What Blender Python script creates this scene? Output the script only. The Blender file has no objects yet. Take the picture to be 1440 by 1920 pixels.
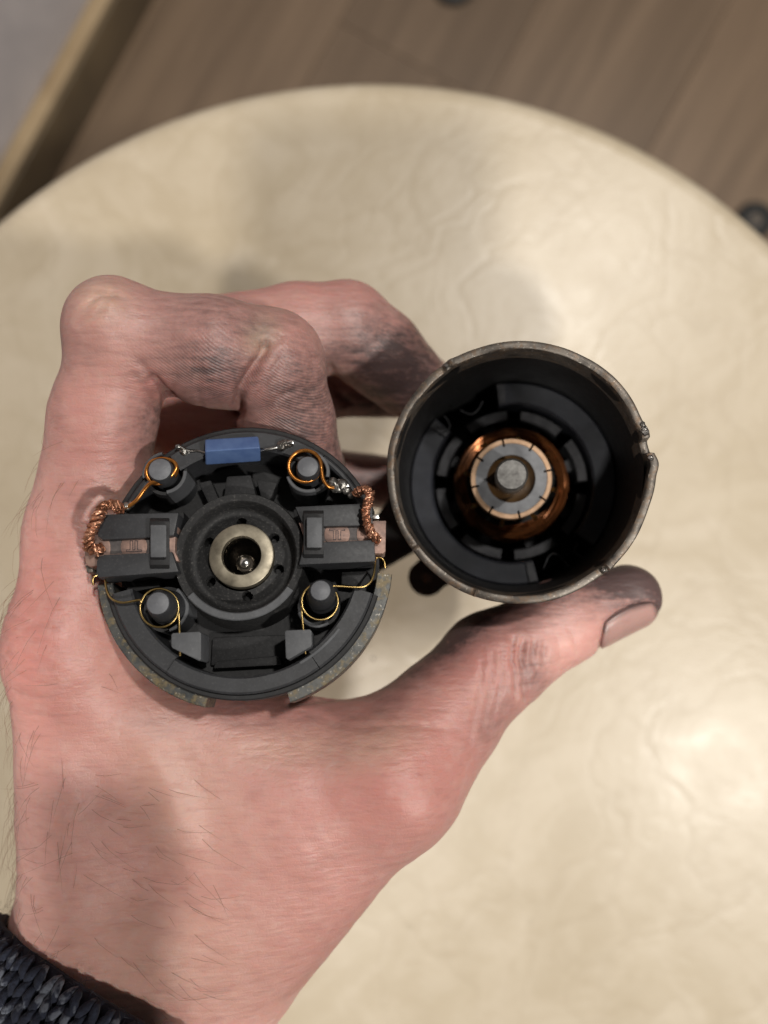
import bpy, bmesh, math, random
import numpy as np
from mathutils import Vector, Matrix

random.seed(7); rng = np.random.default_rng(7)
S = 0.001                      # all lengths below are millimetres
scene = bpy.context.scene
COL = scene.collection

# ---------------------------------------------------------------- camera, world, lamps, exposure
ZC = 700.0                     # lens height above the floor; the seat is 250 mm below the lens
SEAT = 450.0
F = 1440.0                     # focal length in photo pixels (photo is 1440 x 1920)
cam_d = bpy.data.cameras.new('camera'); cam = bpy.data.objects.new('camera', cam_d); COL.objects.link(cam)
cam.location = (0, 0, ZC*S)
cam_d.sensor_fit = 'HORIZONTAL'; cam_d.sensor_width = 36; cam_d.lens = 36
cam_d.clip_start = 0.005; cam_d.clip_end = 50
cam_d.dof.use_dof = True; cam_d.dof.focus_distance = 0.116; cam_d.dof.aperture_fstop = 15
scene.camera = cam
scene.render.resolution_x = 768; scene.render.resolution_y = 1024

world = bpy.data.worlds.new('World'); scene.world = world; world.use_nodes = True
bg = world.node_tree.nodes['Background']; bg.inputs[0].default_value = (1.0, 0.95, 0.89, 1); bg.inputs[1].default_value = 0.055

def lamp(name, loc, target, size, power, col):
    d = bpy.data.lights.new(name, 'AREA'); d.shape = 'DISK'; d.size = size; d.energy = power; d.color = col
    o = bpy.data.objects.new(name, d); COL.objects.link(o); o.location = loc
    o.rotation_euler = (Vector(target)-Vector(loc)).to_track_quat('-Z', 'Y').to_euler()
    return o
# three lamps of a ceiling fitting: lower right, behind the photographer, upper right
def lamp_at(sx, sy, size, power, col, h=1.6):
    lamp('ceiling_lamp', (sx*h, sy*h, SEAT*S+h), (0, 0, SEAT*S), size, power, col)
lamp_at(.54, -.375, .12, 18.5, (1.0, .955, .89))
lamp_at(-.075, -.374, .10, 14, (1.0, .955, .89))
lamp_at(.30, .37, .08, 15, (1.0, .96, .90))

vs = scene.view_settings
vs.view_transform = 'Standard'; vs.look = 'None'; vs.gamma = 1; vs.exposure = 0.0; vs.use_curve_mapping = False

# ---------------------------------------------------------------- helpers
def V(*a): return np.array(a, float)
def nrm(a): a = np.asarray(a, float); return a/np.linalg.norm(a)
def P(px, py, d):
    """point in space seen at photo pixel (px,py), d mm in front of the lens (mm, floor z=0)"""
    return V((px-720)*d/F, (960-py)*d/F, ZC-d)

class Frame:
    def __init__(s, O, w, up=(0, 1, 0)):
        s.O = np.asarray(O, float); s.w = nrm(w); s.u = nrm(np.cross(up, s.w)); s.v = np.cross(s.w, s.u)
    def loc(s, px, py, w):
        """local (u,v,w) of the point on the plane at height w that shows at a photo pixel"""
        dr = V((px-720)/F, (960-py)/F, -1.0); c = V(0, 0, ZC)
        t = (w - np.dot(c-s.O, s.w))/np.dot(dr, s.w); q = c+dr*t-s.O
        return V(np.dot(q, s.u), np.dot(q, s.v), w)
    def matrix(s):
        m = Matrix.Identity(4)
        for i in range(3):
            m[i][0], m[i][1], m[i][2], m[i][3] = s.u[i], s.v[i], s.w[i], s.O[i]*S
        return m

def empty(name, frame_or_loc):
    o = bpy.data.objects.new(name, None); COL.objects.link(o); o.empty_display_size = 0.01
    if isinstance(frame_or_loc, Frame): o.matrix_world = frame_or_loc.matrix()
    else: o.location = [c*S for c in frame_or_loc]
    return o
def tag(o, label=None, cat=None, group=None, kind=None):
    for k, v in (('label', label), ('category', cat), ('group', group), ('kind', kind)):
        if v: o[k] = v
    return o

class MB:
    def __init__(s): s.v = []; s.f = []
    def add(s, vs_, fs):
        b = len(s.v); s.v += [tuple(map(float, p)) for p in vs_]; s.f += [tuple(i+b for i in f) for f in fs]
    def grid(s, rings, closed_u=True, closed_v=False):
        """rings: list of equal-length point lists"""
        n = len(rings[0]); m = len(rings); vs_ = [p for r in rings for p in r]; fs = []
        for j in range(m if closed_v else m-1):
            for i in range(n if closed_u else n-1):
                i2 = (i+1) % n; j2 = (j+1) % m
                fs.append((j*n+i, j*n+i2, j2*n+i2, j2*n+i))
        s.add(vs_, fs)
    def lathe(s, prof, c=(0, 0), n=64, wob=0.0):
        rings = []
        for r, w in prof:
            rings.append([(c[0]+r*math.cos(t), c[1]+r*math.sin(t), w) for t in np.linspace(0, 2*math.pi, n, endpoint=False)])
        s.grid(rings)
    def arc(s, r0, r1, a0, a1, w0, w1, c=(0, 0), ch=0.15, n=None):
        """annular sector prism with chamfered top, angles in degrees"""
        n = n or max(3, int(abs(a1-a0)/4)+1)
        prof = [(r0, w0), (r1, w0), (r1, w1-ch), (r1-ch, w1), (r0+ch, w1), (r0, w1-ch)]
        rings = []
        for t in np.radians(np.linspace(a0, a1, n)):
            rings.append([(c[0]+r*math.cos(t), c[1]+r*math.sin(t), w) for r, w in prof])
        b = len(s.v); s.grid(rings)
        k = len(prof); s.f.append(tuple(b+i for i in reversed(range(k)))); s.f.append(tuple(b+(n-1)*k+i for i in range(k)))
    def tube(s, path, r, n=8, cap=True):
        path = [np.asarray(p, float) for p in path]; m = len(path); up = None; rings = []
        rr = r if hasattr(r, '__len__') else [r]*m
        for i, p in enumerate(path):
            t = path[min(i+1, m-1)]-path[max(i-1, 0)]; t = t/(np.linalg.norm(t)+1e-9)
            if up is None:
                up = np.cross(t, V(0.3, 0.2, 1.0) if abs(t[2]) < .9 else V(1, 0, 0))
            up = up-t*np.dot(up, t); up /= (np.linalg.norm(up)+1e-9); sd = np.cross(t, up)
            rings.append([p+rr[i]*(up*math.cos(a)+sd*math.sin(a)) for a in np.linspace(0, 2*math.pi, n, endpoint=False)])
        b = len(s.v); s.grid(rings)
        if cap:
            s.f.append(tuple(b+i for i in reversed(range(n)))); s.f.append(tuple(b+(m-1)*n+i for i in range(n)))
    def prism(s, poly, w0, w1):
        n = len(poly)
        a = sum(poly[i][0]*poly[(i+1) % n][1]-poly[(i+1) % n][0]*poly[i][1] for i in range(n))
        if a < 0: poly = poly[::-1]
        vs_ = [(p[0], p[1], w0) for p in poly]+[(p[0], p[1], w1) for p in poly]
        fs = [tuple(reversed(range(n))), tuple(range(n, 2*n))]+[(i, (i+1) % n, n+(i+1) % n, n+i) for i in range(n)]
        s.add(vs_, fs)
    def hexa(s, bot, top):
        s.add(list(bot)+list(top), [(3, 2, 1, 0), (4, 5, 6, 7), (0, 1, 5, 4), (1, 2, 6, 5), (2, 3, 7, 6), (3, 0, 4, 7)])
    def ball(s, c, r, n=12, m=8, sq=(1, 1, 1), jit=0):
        rings = []
        for j in range(m+1):
            ph = math.pi*j/m; rr = max(math.sin(ph), 1e-3)
            rings.append([(c[0]+sq[0]*r*rr*math.cos(t)*(1+jit*random.uniform(-1, 1)), c[1]+sq[1]*r*rr*math.sin(t)*(1+jit*random.uniform(-1, 1)), c[2]-sq[2]*r*math.cos(ph)*(1+jit*random.uniform(-1, 1))) for t in np.linspace(0, 2*math.pi, n, endpoint=False)])
        s.grid(rings)
    def build(s, name, m, parent=None, bevel=0, seg=2, smooth=35, kind=None):
        me = bpy.data.meshes.new(name)
        me.from_pydata([(a*S, b*S, c*S) for a, b, c in s.v], [], s.f); me.update()
        bm = bmesh.new(); bm.from_mesh(me)
        if bevel:
            es = [e for e in bm.edges if len(e.link_faces) == 2 and e.calc_face_angle(0) > 0.5]
            bmesh.ops.bevel(bm, geom=es, offset=bevel*S, segments=seg, affect='EDGES', profile=0.6, clamp_overlap=True)
        bmesh.ops.recalc_face_normals(bm, faces=bm.faces)
        bm.to_mesh(me); bm.free()
        for p in me.polygons: p.use_smooth = True
        me.set_sharp_from_angle(angle=math.radians(smooth))
        o = bpy.data.objects.new(name, me); COL.objects.link(o); o.parent = parent
        if m: me.materials.append(m)
        if kind: o['kind'] = kind
        return o

def spline(pts, k=8):
    pts = [np.asarray(p, float) for p in pts]; n = len(pts); out = []
    for i in range(n-1):
        p0 = pts[max(i-1, 0)]; p1 = pts[i]; p2 = pts[i+1]; p3 = pts[min(i+2, n-1)]
        for t in np.linspace(0, 1, k, endpoint=False):
            out.append(0.5*((2*p1)+(-p0+p2)*t+(2*p0-5*p1+4*p2-p3)*t*t+(-p0+3*p1-3*p2+p3)*t**3))
    out.append(pts[-1]); return out

# ---------------------------------------------------------------- materials
class N:
    """tiny node-graph helper"""
    def __init__(s, name):
        s.m = bpy.data.materials.new(name); s.m.use_nodes = True; s.t = s.m.node_tree
        s.b = s.t.nodes['Principled BSDF']
        s.tc = s.t.nodes.new('ShaderNodeTexCoord')
    def n(s, kind, **kw):
        nd = s.t.nodes.new(kind)
        for k, v in kw.items(): setattr(nd, k, v)
        return nd
    def set(s, node, key, val):
        if hasattr(val, 'links') or isinstance(val, bpy.types.NodeSocket): s.t.links.new(val, node.inputs[key])
        else: node.inputs[key].default_value = val
    def noise(s, scale, detail=4, rough=.55, vec=None, dist=0):
        nd = s.n('ShaderNodeTexNoise'); s.set(nd, 'Vector', vec or s.tc.outputs['Object'])
        nd.inputs['Scale'].default_value = scale; nd.inputs['Detail'].default_value = detail; nd.inputs['Roughness'].default_value = rough; nd.inputs['Distortion'].default_value = dist
        return nd.outputs['Fac']
    def voro(s, scale, feature='DISTANCE_TO_EDGE', vec=None):
        nd = s.n('ShaderNodeTexVoronoi', feature=feature); s.set(nd, 'Vector', vec or s.tc.outputs['Object']); nd.inputs['Scale'].default_value = scale
        return nd.outputs['Distance']
    def ramp(s, fac, a, b, ca=(0, 0, 0, 1), cb=(1, 1, 1, 1)):
        nd = s.n('ShaderNodeValToRGB'); s.set(nd, 'Fac', fac)
        nd.color_ramp.elements[0].position = a; nd.color_ramp.elements[1].position = b
        nd.color_ramp.elements[0].color = ca; nd.color_ramp.elements[1].color = cb
        return nd.outputs['Color']
    def mix(s, fac, a, b, mode='MIX'):
        nd = s.n('ShaderNodeMix', data_type='RGBA', blend_type=mode); s.set(nd, 0, fac)
        for key, val in ((6, a), (7, b)):
            if isinstance(val, tuple): val = val if len(val) == 4 else val+(1,)
            s.set(nd, key, val)
        return nd.outputs[2]
    def math(s, op, a, b=0.0):
        nd = s.n('ShaderNodeMath', operation=op); s.set(nd, 0, a); s.set(nd, 1, b); return nd.outputs[0]
    def attr(s, name): nd = s.n('ShaderNodeAttribute', attribute_name=name); return nd.outputs['Fac']
    def bump(s, height, strength=.3, dist=1e-4, normal=None):
        nd = s.n('ShaderNodeBump'); nd.inputs['Strength'].default_value = strength; nd.inputs['Distance'].default_value = dist
        s.set(nd, 'Height', height)
        if normal is not None: s.set(nd, 'Normal', normal)
        return nd.outputs['Normal']
    def out(s, **kw):
        for k, v in kw.items():
            key = k.replace('_', ' ')
            if isinstance(v, tuple) and len(v) == 3 and key in ('Base Color',): v = v+(1,)
            s.set(s.b, key, v)
        return s.m

def simple(name, c1, c2, scale, rough=(.45, .65), metal=0.0, bump=.2, bscale=None, bdist=5e-5, lo=.35, hi=.65, detail=5, spec=.5):
    g = N(name); f = g.noise(scale, detail); r = g.ramp(f, lo, hi)
    col = g.mix(r, c1, c2)
    f2 = g.noise(bscale or scale*3, 4)
    rg = g.math('ADD', g.math('MULTIPLY', f2, rough[1]-rough[0]), rough[0])
    g.b.inputs['Specular IOR Level'].default_value = spec
    return g.out(Base_Color=col, Roughness=rg, Metallic=metal, Normal=g.bump(f2, bump, bdist))

def plastic_mat(name, dark, dust, amount, rough):
    """moulded black plastic with carbon dust"""
    g = N(name); f = g.ramp(g.noise(300, 6, .65), .45, .75); fine = g.ramp(g.noise(2600, 3, .7), .55, .78)
    col = g.mix(g.math('MULTIPLY', f, .5), dark, tuple(min(1, c*2.0) for c in dark))
    col = g.mix(g.math('MULTIPLY', fine, amount), col, dust)
    h = g.noise(1500, 4)
    return g.out(Base_Color=col, Roughness=g.math('ADD', g.math('MULTIPLY', h, .25), rough-.12), Normal=g.bump(h, .35, 3e-5))

M = {}
M['plastic'] = plastic_mat('black_plastic', (.025, .026, .029), (.16, .16, .16), .25, .52)
M['plastic_grey'] = plastic_mat('grey_plastic', (.075, .078, .084), (.2, .2, .2), .3, .58)  # lighter grey for the raised parts of the cap
M['plastic_dusty'] = plastic_mat('dusty_black_plastic', (.010, .010, .0105), (.17, .16, .15), .5, .7)  # dusty; base darkened to carry the shade of the hub bowl
M['plastic_floor'] = plastic_mat('sooty_shaded_plastic', (.011, .011, .012), (.12, .12, .12), .3, .7)  # recessed floor parts: shade put into a darker, sooty black
M['plastic_deep'] = plastic_mat('deep_black_plastic', (.010, .010, .011), (.1, .1, .1), .15, .65)  # near-black copy for low-lying parts, recess shade in the colour
M['post'] = plastic_mat('grey_post_plastic', (.11, .114, .125), (.25, .25, .26), .35, .5)
M['brass'] = simple('spring_brass', (.55, .40, .16), (.40, .27, .10), 500, (.22, .4), 1.0, .1)
M['bronze'] = simple('bronze_bearing', (.36, .32, .245), (.16, .14, .105), 300, (.34, .55), .85, .25, 1400, 4e-5)
M['chrome'] = simple('polished_steel', (.75, .73, .70), (.55, .53, .5), 260, (.14, .26), 1.0, .05)
M['cup'] = simple('oily_dark_steel', (.24, .22, .19), (.10, .09, .08), 200, (.12, .3), 1.0, .05)
M['copper_wire'] = simple('enamelled_copper', (.62, .26, .06), (.40, .15, .03), 700, (.2, .38), .85, .1)
M['braid'] = simple('bare_copper_braid', (.74, .40, .26), (.28, .12, .065), 500, (.28, .5), .9, .2)
M['brush'] = simple('copper_graphite_brush', (.36, .23, .185), (.20, .135, .115), 700, (.45, .7), .45, .4, 2500)
M['brush_dark'] = simple('graphite', (.12, .105, .10), (.07, .06, .06), 800, (.5, .7), .3, .4, 2500)
M['mark'] = simple('engraved_line', (.035, .025, .03), (.02, .016, .02), 900)
M['solder'] = simple('solder', (.46, .45, .42), (.10, .09, .08), 900, (.22, .5), .9, .5, 1800, 1e-4)
M['tin'] = simple('tinned_lead', (.62, .61, .58), (.15, .14, .13), 500, (.2, .35), 1.0, .1)
M['blue'] = simple('blue_epoxy', (.055, .10, .24), (.10, .165, .33), 220, (.35, .55), 0, .25, 1200, 5e-5)
# steel with rust and grime
def steel(name, base, rust, dark, metal=.75):
    g = N(name); a = g.ramp(g.noise(260, 6, .7), .45, .68); b = g.ramp(g.noise(640, 5, .7), .48, .66); c = g.ramp(g.noise(2200, 3), .62, .72)
    col = g.mix(a, base, dark); col = g.mix(g.math('MULTIPLY', b, .75), col, rust); col = g.mix(g.math('MULTIPLY', c, .7), col, (.5, .46, .4))
    h = g.noise(1700, 5, .65)
    return g.out(Base_Color=col, Metallic=g.math('MULTIPLY', g.math('SUBTRACT', 1.0, g.math('MULTIPLY', b, .7)), metal), Roughness=g.math('ADD', g.math('MULTIPLY', h, .4), .3), Normal=g.bump(h, .35, 6e-5))
M['steel'] = steel('rusty_steel', (.17, .15, .13), (.15, .085, .04), (.05, .045, .042))
M['steel_dark'] = simple('shaded_can_steel', (.010, .010, .011), (.006, .006, .006), 200, (.45, .6), .2, .2)  # shade inside the can put into a near-black steel
M['ring_steel'] = steel('oxidised_ring_steel', (.11, .11, .105), (.20, .145, .06), (.04, .045, .048), .7)
M['cut_steel'] = simple('freshly_cut_steel', (.55, .53, .5), (.18, .165, .15), 900, (.2, .45), 1, .6, 1500, 1e-4)
M['magnet'] = simple('ferrite_magnet', (.024, .026, .033), (.013, .014, .018), 160, (.3, .5), .1, .2)
M['lam'] = simple('lamination_steel', (.06, .06, .064), (.03, .03, .033), 350, (.35, .55), .5, .2)
M['insul'] = simple('black_slot_insulation', (.008, .008, .008), (.014, .012, .01), 300, (.6, .8))
M['seg'] = simple('commutator_copper', (.56, .37, .24), (.40, .25, .15), 500, (.35, .5), .55, .2)
M['resin'] = simple('grey_phenolic', (.17, .175, .185), (.11, .112, .12), 420, (.4, .6), .1, .3, 1200)
M['varnish'] = simple('brown_varnish', (.10, .052, .016), (.045, .022, .008), 350, (.3, .5), 0, .2)
M['shaft'] = simple('ground_steel_shaft', (.42, .41, .39), (.26, .25, .24), 700, (.25, .42), .95, .15)
M['winding'] = simple('varnished_copper_winding', (.34, .12, .038), (.06, .024, .010), 130, (.2, .4), .7, .1)
M['rubber'] = simple('black_rubber', (.012, .012, .012), (.02, .019, .018), 220, (.5, .7))

# ---------------------------------------------------------------- floor, wall, skirting board
dirv = nrm(V(-230, -420, 0))                 # run of planks and wall on the floor plan
nv = V(-dirv[1], dirv[0], 0)                 # towards the room (away from the wall)
if nv[0] < 0: nv = -nv
wall_pt = P(290, 0, ZC); wall_pt[2] = 0
def wp(a, n, z): q = wall_pt+dirv*a+nv*n; return (q[0], q[1], z)

def plank_mat():
    g = N('oak_laminate')
    mp = g.n('ShaderNodeMapping'); g.t.links.new(g.tc.outputs['Object'], mp.inputs['Vector']); mp.inputs['Scale'].default_value = (2.0, 26, 1)
    oi = g.n('ShaderNodeObjectInfo')
    f = g.noise(1.6, 6, .6, mp.outputs['Vector'], .6); grain = g.noise(9, 5, .6, mp.outputs['Vector'])
    c = g.mix(g.ramp(f, .3, .7), (.225, .155, .10), (.125, .084, .053))
    c = g.mix(g.math('MULTIPLY', grain, .35), c, (.10, .066, .042))
    hv = g.n('ShaderNodeHueSaturation'); g.set(hv, 'Color', c); g.set(hv, 'Value', g.math('ADD', g.math('MULTIPLY', oi.outputs['Random'], .5), .75))
    return g.out(Base_Color=hv.outputs['Color'], Roughness=.42, Normal=g.bump(grain, .15, 3e-4))
M['plank'] = plank_mat()
slab = MB(); slab.prism([(-2600, -2600), (2600, -2600), (2600, 2600), (-2600, 2600)], -30, -9)
floor = slab.build('floor', simple('underlay', (.05, .035, .025), (.03, .02, .015), 3), None); tag(floor, kind='structure')
pw, pl = 152.0, 1250.0
mb = MB(); mb.prism([(0, 0), (pl-.5, 0), (pl-.5, pw-.5), (0, pw-.5)], -9, 0)
proto = mb.build('plank', M['plank'], floor, bevel=.35, seg=1); first = True
ang = math.atan2(dirv[1], dirv[0])
for r in range(-1, 11):
    off = (r*437) % pl
    for k in range(-2, 2):
        o = proto if first else proto.copy()
        if not first: COL.objects.link(o); o.parent = floor
        first = False
        q = wp(k*pl+off-500, r*pw+5, 0)
        # nv is +90 or -90 deg from dirv: keep planks to the room side
        s = 1 if np.dot(np.cross(dirv, nv), V(0, 0, 1)) > 0 else -1
        if s < 0: q = wp(k*pl+off-500, r*pw+5+pw-.5, 0)
        o.location = (q[0]*S, q[1]*S, 0); o.rotation_euler = (0, 0, ang)

def wall_mat():
    g = N('pale_grey_wallpaper'); a = g.noise(9, 5, .6, None, 1.2); b = g.noise(3, 3)
    c = g.mix(g.ramp(a, .35, .65), (.56, .52, .52), (.44, .41, .42))
    return g.out(Base_Color=c, Roughness=.7, Normal=g.bump(a, .35, 2e-3))
def slab_between(name, n0, n1, z0, z1, m, bevel=0):
    mb = MB(); b = [wp(-1800, n0, z0), wp(1800, n0, z0), wp(1800, n1, z0), wp(-1800, n1, z0)]
    t = [(p[0], p[1], z1) for p in b]; mb.hexa(b, t); return mb.build(name, m, None, bevel=bevel)
tag(slab_between('wall', -160, -17, -9, 1000, wall_mat()), 'pale grey papered wall behind the skirting board', 'wall')
wood = simple('varnished_pine', (.42, .29, .155), (.30, .20, .10), 14, (.35, .55), 0, .2, 40, 3e-4)
face = simple('brown_face', (.15, .108, .062), (.10, .072, .042), 14, (.4, .6), 0, .2, 40, 3e-4)  # front face darker brown than the top edge
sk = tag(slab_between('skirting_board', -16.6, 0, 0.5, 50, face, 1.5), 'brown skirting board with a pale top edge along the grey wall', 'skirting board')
te = slab_between('top_edge', -16.5, -1.5, 50.1, 56, simple('pale_edge', (.40, .30, .18), (.27, .19, .105), 16, (.4, .6), 0, .2, 40, 3e-4), 2.5); te.parent = sk

# two dark rubber furniture feet that peep out on the floor
def foot(px, py, r, label):
    q = P(px, py, ZC-8); e = empty('furniture_foot', (q[0], q[1], 0)); tag(e, label, 'furniture foot')
    mb = MB(); mb.lathe([(0.1, 0.2), (r, 0.2), (r*1.02, 3), (r*.95, 6), (r*.8, 8), (r*.55, 8.2), (r*.5, 6), (0.1, 6)], n=40); mb.build('rubber_cap', M['rubber'], e)
    mb = MB(); mb.lathe([(0.1, 6.1), (r*.3, 6.1), (r*.28, 7.2), (0.1, 7.5)], n=24); mb.build('screw', M['steel'], e)
foot(1420, 410, 17, 'round dark rubber furniture foot on the floor beside the stool edge')
foot(852, -40, 20, 'dark rubber furniture foot on the planks at the far side')

# ---------------------------------------------------------------- stool
RS = 1066*258/F
sc_ = P(700, 1226, 258)
def leather():
    g = N('cream_leatherette')
    o = g.tc.outputs['Object']
    big = g.noise(9, 5, .6, o, .8); mid = g.noise(34, 6, .62, o, 1.4); fold = g.voro(16, 'DISTANCE_TO_EDGE', None)
    wn = g.n('ShaderNodeTexNoise'); g.set(wn, 'Vector', o); wn.inputs['Scale'].default_value = 12; wn.inputs['Detail'].default_value = 4
    vm = g.n('ShaderNodeVectorMath', operation='MULTIPLY_ADD'); g.t.links.new(wn.outputs['Color'], vm.inputs[0]); vm.inputs[1].default_value = (.16, .16, .16); g.t.links.new(o, vm.inputs[2])
    v1 = g.ramp(g.voro(26, 'DISTANCE_TO_EDGE', vm.outputs[0]), 0.0, .10); v2 = g.ramp(g.voro(75, 'DISTANCE_TO_EDGE', vm.outputs[0]), 0.0, .16)
    c = g.mix(g.ramp(big, .3, .7), (.47, .40, .295), (.41, .342, .245))
    c = g.mix(g.math('MULTIPLY', g.ramp(mid, .42, .68), .55), c, (.53, .46, .36))
    c = g.mix(g.math('MULTIPLY', g.ramp(v1, .0, .55, (1, 1, 1, 1), (0, 0, 0, 1)), .16), c, (.33, .265, .18))
    c = g.mix(g.math('MULTIPLY', g.ramp(g.noise(150, 4, .65, o, .5), .5, .8), .22), c, (.36, .29, .20))
    spot = g.ramp(g.voro(22, 'F1', None), .0, .045, (1, 1, 1, 1), (0, 0, 0, 1))
    c = g.mix(g.math('MULTIPLY', spot, .45), c, (.30, .25, .17))
    h = g.math('ADD', g.math('MULTIPLY', v1, .6), g.math('ADD', g.math('MULTIPLY', v2, .25), g.math('MULTIPLY', mid, 1.2)))
    nb = g.bump(h, .08, 1.1e-3)
    nb = g.bump(g.noise(260, 3, .6), .2, 2.5e-4, nb)
    return g.out(Base_Color=c, Roughness=g.math('ADD', g.math('MULTIPLY', mid, .26), .24), Normal=nb)
st = empty('stool', (sc_[0], sc_[1], 0)); tag(st, 'round stool with a creased cream leatherette seat', 'stool')
mb = MB(); prof = [(0.5, SEAT)]
for r in np.linspace(20, RS-7, 14): prof.append((r, SEAT-2.2*(r/RS)**2))
for a in np.linspace(90, -60, 14): prof.append((RS-7+7*math.cos(math.radians(a)), SEAT-9.2+7*math.sin(math.radians(a))))
prof += [(RS-4, SEAT-34), (RS-5, SEAT-52), (0.5, SEAT-52)]
mb.lathe(prof, n=160); M['leather'] = leather(); mb.build('seat', M['leather'], st, smooth=60)
mb = MB(); mb.lathe([(0.5, SEAT-70), (RS-30, SEAT-70), (RS-26, SEAT-52.5), (0.5, SEAT-52.5)], n=80); mb.build('seat_board', wood, st)
for k in range(4):
    a = math.radians(10+90*k); mb = MB()
    mb.tube([V(math.cos(a)*115, math.sin(a)*115, SEAT-71), V(math.cos(a)*125, math.sin(a)*125, 220), V(math.cos(a)*132, math.sin(a)*132, 1)], [17, 15, 12], 20); mb.build('leg', wood, st)

# ---------------------------------------------------------------- motor housing (steel can with armature)
rim_c = P(970, 884, 120); deep_c = P(959, 906, 146)
H = Frame(rim_c, rim_c-deep_c)
can = empty('motor_housing', H); tag(can, 'open rusty steel motor can with copper commutator inside, pinched by the thumb', 'motor')
RO, RI = 20.75, 19.35
def rim_h(t):
    """height of the torn rim by angle (degrees 0..360)"""
    t = t % 360
    def st_(a, b, h):     # smooth-edged sector
        d = min((t-a) % 360, (b-t) % 360)
        if (t-a) % 360 > (b-a) % 360: return 0
        return h*min(1, d/1.0)
    h = 0
    h += st_(7.5, 14.5, -2.4)
    h += st_(251, 311, -0.8) + st_(217, 251, -0.35) + st_(124, 217, -0.3)
    h += st_(121, 126, -0.5)+st_(309, 313, -.9)
    return h + .10*math.sin(math.radians(t*3)+1)+.06*math.sin(math.radians(t*7))+.03*math.sin(math.radians(t*17))
def rim_r(t):
    t = t % 360; r = .06*math.sin(math.radians(t*3))+.04*math.sin(math.radians(t*9+40))
    for c, wd, a in ((17.5, 4, .45), (3, 4, .55), (355, 8, .25), (20, 9, -.35), (122, 3, .2), (312, 3, .2)):
        d = (t-c+180) % 360-180; r += a*math.exp(-(d/wd)**2)
    return r
n = 720; degs = np.linspace(0, 360, n, endpoint=False)
vn = np.convolve(np.tile(rng.normal(size=720), 3), np.hanning(25)/3, 'same')[720:1440]
def ring(r, w, rimdep=True, edge=0.0):
    out = []
    for t in degs:
        a = math.radians(t); rr = r+(rim_r(t) if rimdep > .5 else rim_r(t)*rimdep); ww = w+(rim_h(t) if rimdep else 0)
        ww += edge*vn[int(t*2) % 720]
        out.append((rr*math.cos(a), rr*math.sin(a), ww))
    return out
mb = MB(); mb.grid([ring(RI, -6, .2), ring(RI, -1.2, 1), ring(RI+.12, -.15, 1, .05), ring(RI+.35, 0, 1, .06), ring(RO-.3, 0, 1, .06), ring(RO-.08, -.2, 1, .05), ring(RO, -1.2, 1)][:])
rim = mb.build('rim', M['steel'], can, smooth=50)
mb = MB()
out_w = [(RO, -1.0), (RO, -52), (RO-1, -54)]
mb.grid([[(r*math.cos(math.radians(t)), r*math.sin(math.radians(t)), w+(rim_h(t) if w > -2 else 0)) for t in degs[::4]] for r, w in [(RO-.03, -1.25), (RO-.03, -5), (RO-.03, -52), (RO-1, -53.5), (3, -53.5), (3, -52.2), (RI, -52.2), (RI+.03, -6), (RI+.03, -5), (RI+.03, -1.6)]])
mb.build('shell', M['steel_dark'], can, smooth=50)
# torn metal lips at the notch
for (t, sz) in ((17.0, .62), (18.6, .5), (20.6, .4), (5.4, .45), (123.2, .45), (311, .4)):
    a = math.radians(t); mb = MB(); mb.ball(((RO-.55)*math.cos(a), (RO-.55)*math.sin(a), rim_h(t)+.05), sz, 10, 7, (1, 1, .7), .22); mb.build('burr', M['cut_steel'], can)
# magnets
WM = -26.0
def magnet(a0, a1):
    mb = MB(); mb.arc(15.1, RI-.05, a0, a1, WM-22, WM, ch=.35, n=40); m = mb.build('magnet', M['magnet'], can)
    for a, s in ((a0, 1), (a1, -1)):
        mb = MB(); mb.arc(15.3, RI-.3, a+s*3-2, a+s*3+2.5, WM, WM+.5, ch=.1); mb.build('chipped_corner', M['lam'], m)
magnet(139, 285); magnet(322, 459)
def clip(px, py, px2, py2, bulge):
    a = H.loc(px, py, WM+.8); b = H.loc(px2, py2, WM+.8); mid = (a+b)/2; d = b-a; nn = nrm(V(-d[1], d[0], 0))*bulge
    mb = MB(); mb.tube(spline([a, a+(mid-a)*.5+nn*.8, mid+nn, b-(b-mid)*.45+nn*.6, b]), .13, 6); mb.build('magnet_spring', M['lam'], can)
clip(1019, 1066, 1066, 1062, 2.6); clip(1085, 1018, 1093, 1045, -1.2); clip(826, 812, 833, 780, -1.5); clip(862, 768, 905, 752, -1.6)
# armature
AC = H.loc(958, 912, -30)[:2]
arm_off = (AC[0]*.3, AC[1]*.3)
mb = MB(); mb.lathe([(4, -31), (8.6, -31), (8.6, -48), (4, -48)], arm_off, 64); mb.build('armature_core', M['insul'], can)
for k in range(8):
    a = 45*k+20
    mb = MB(); mb.arc(12.6, 14.6, a-17, a+17, -48, -29.5, arm_off, ch=.2, n=14)
    c, s_ = math.cos(math.radians(a)), math.sin(math.radians(a))
    q = lambda r, t: (arm_off[0]+r*c-t*s_, arm_off[1]+r*s_+t*c)
    mb.prism([q(8.4, -1.1), q(12.7, -1.1), q(12.7, 1.1), q(8.4, 1.1)], -48, -36)
    mb.build('armature_tooth', M['lam'], can)
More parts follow.
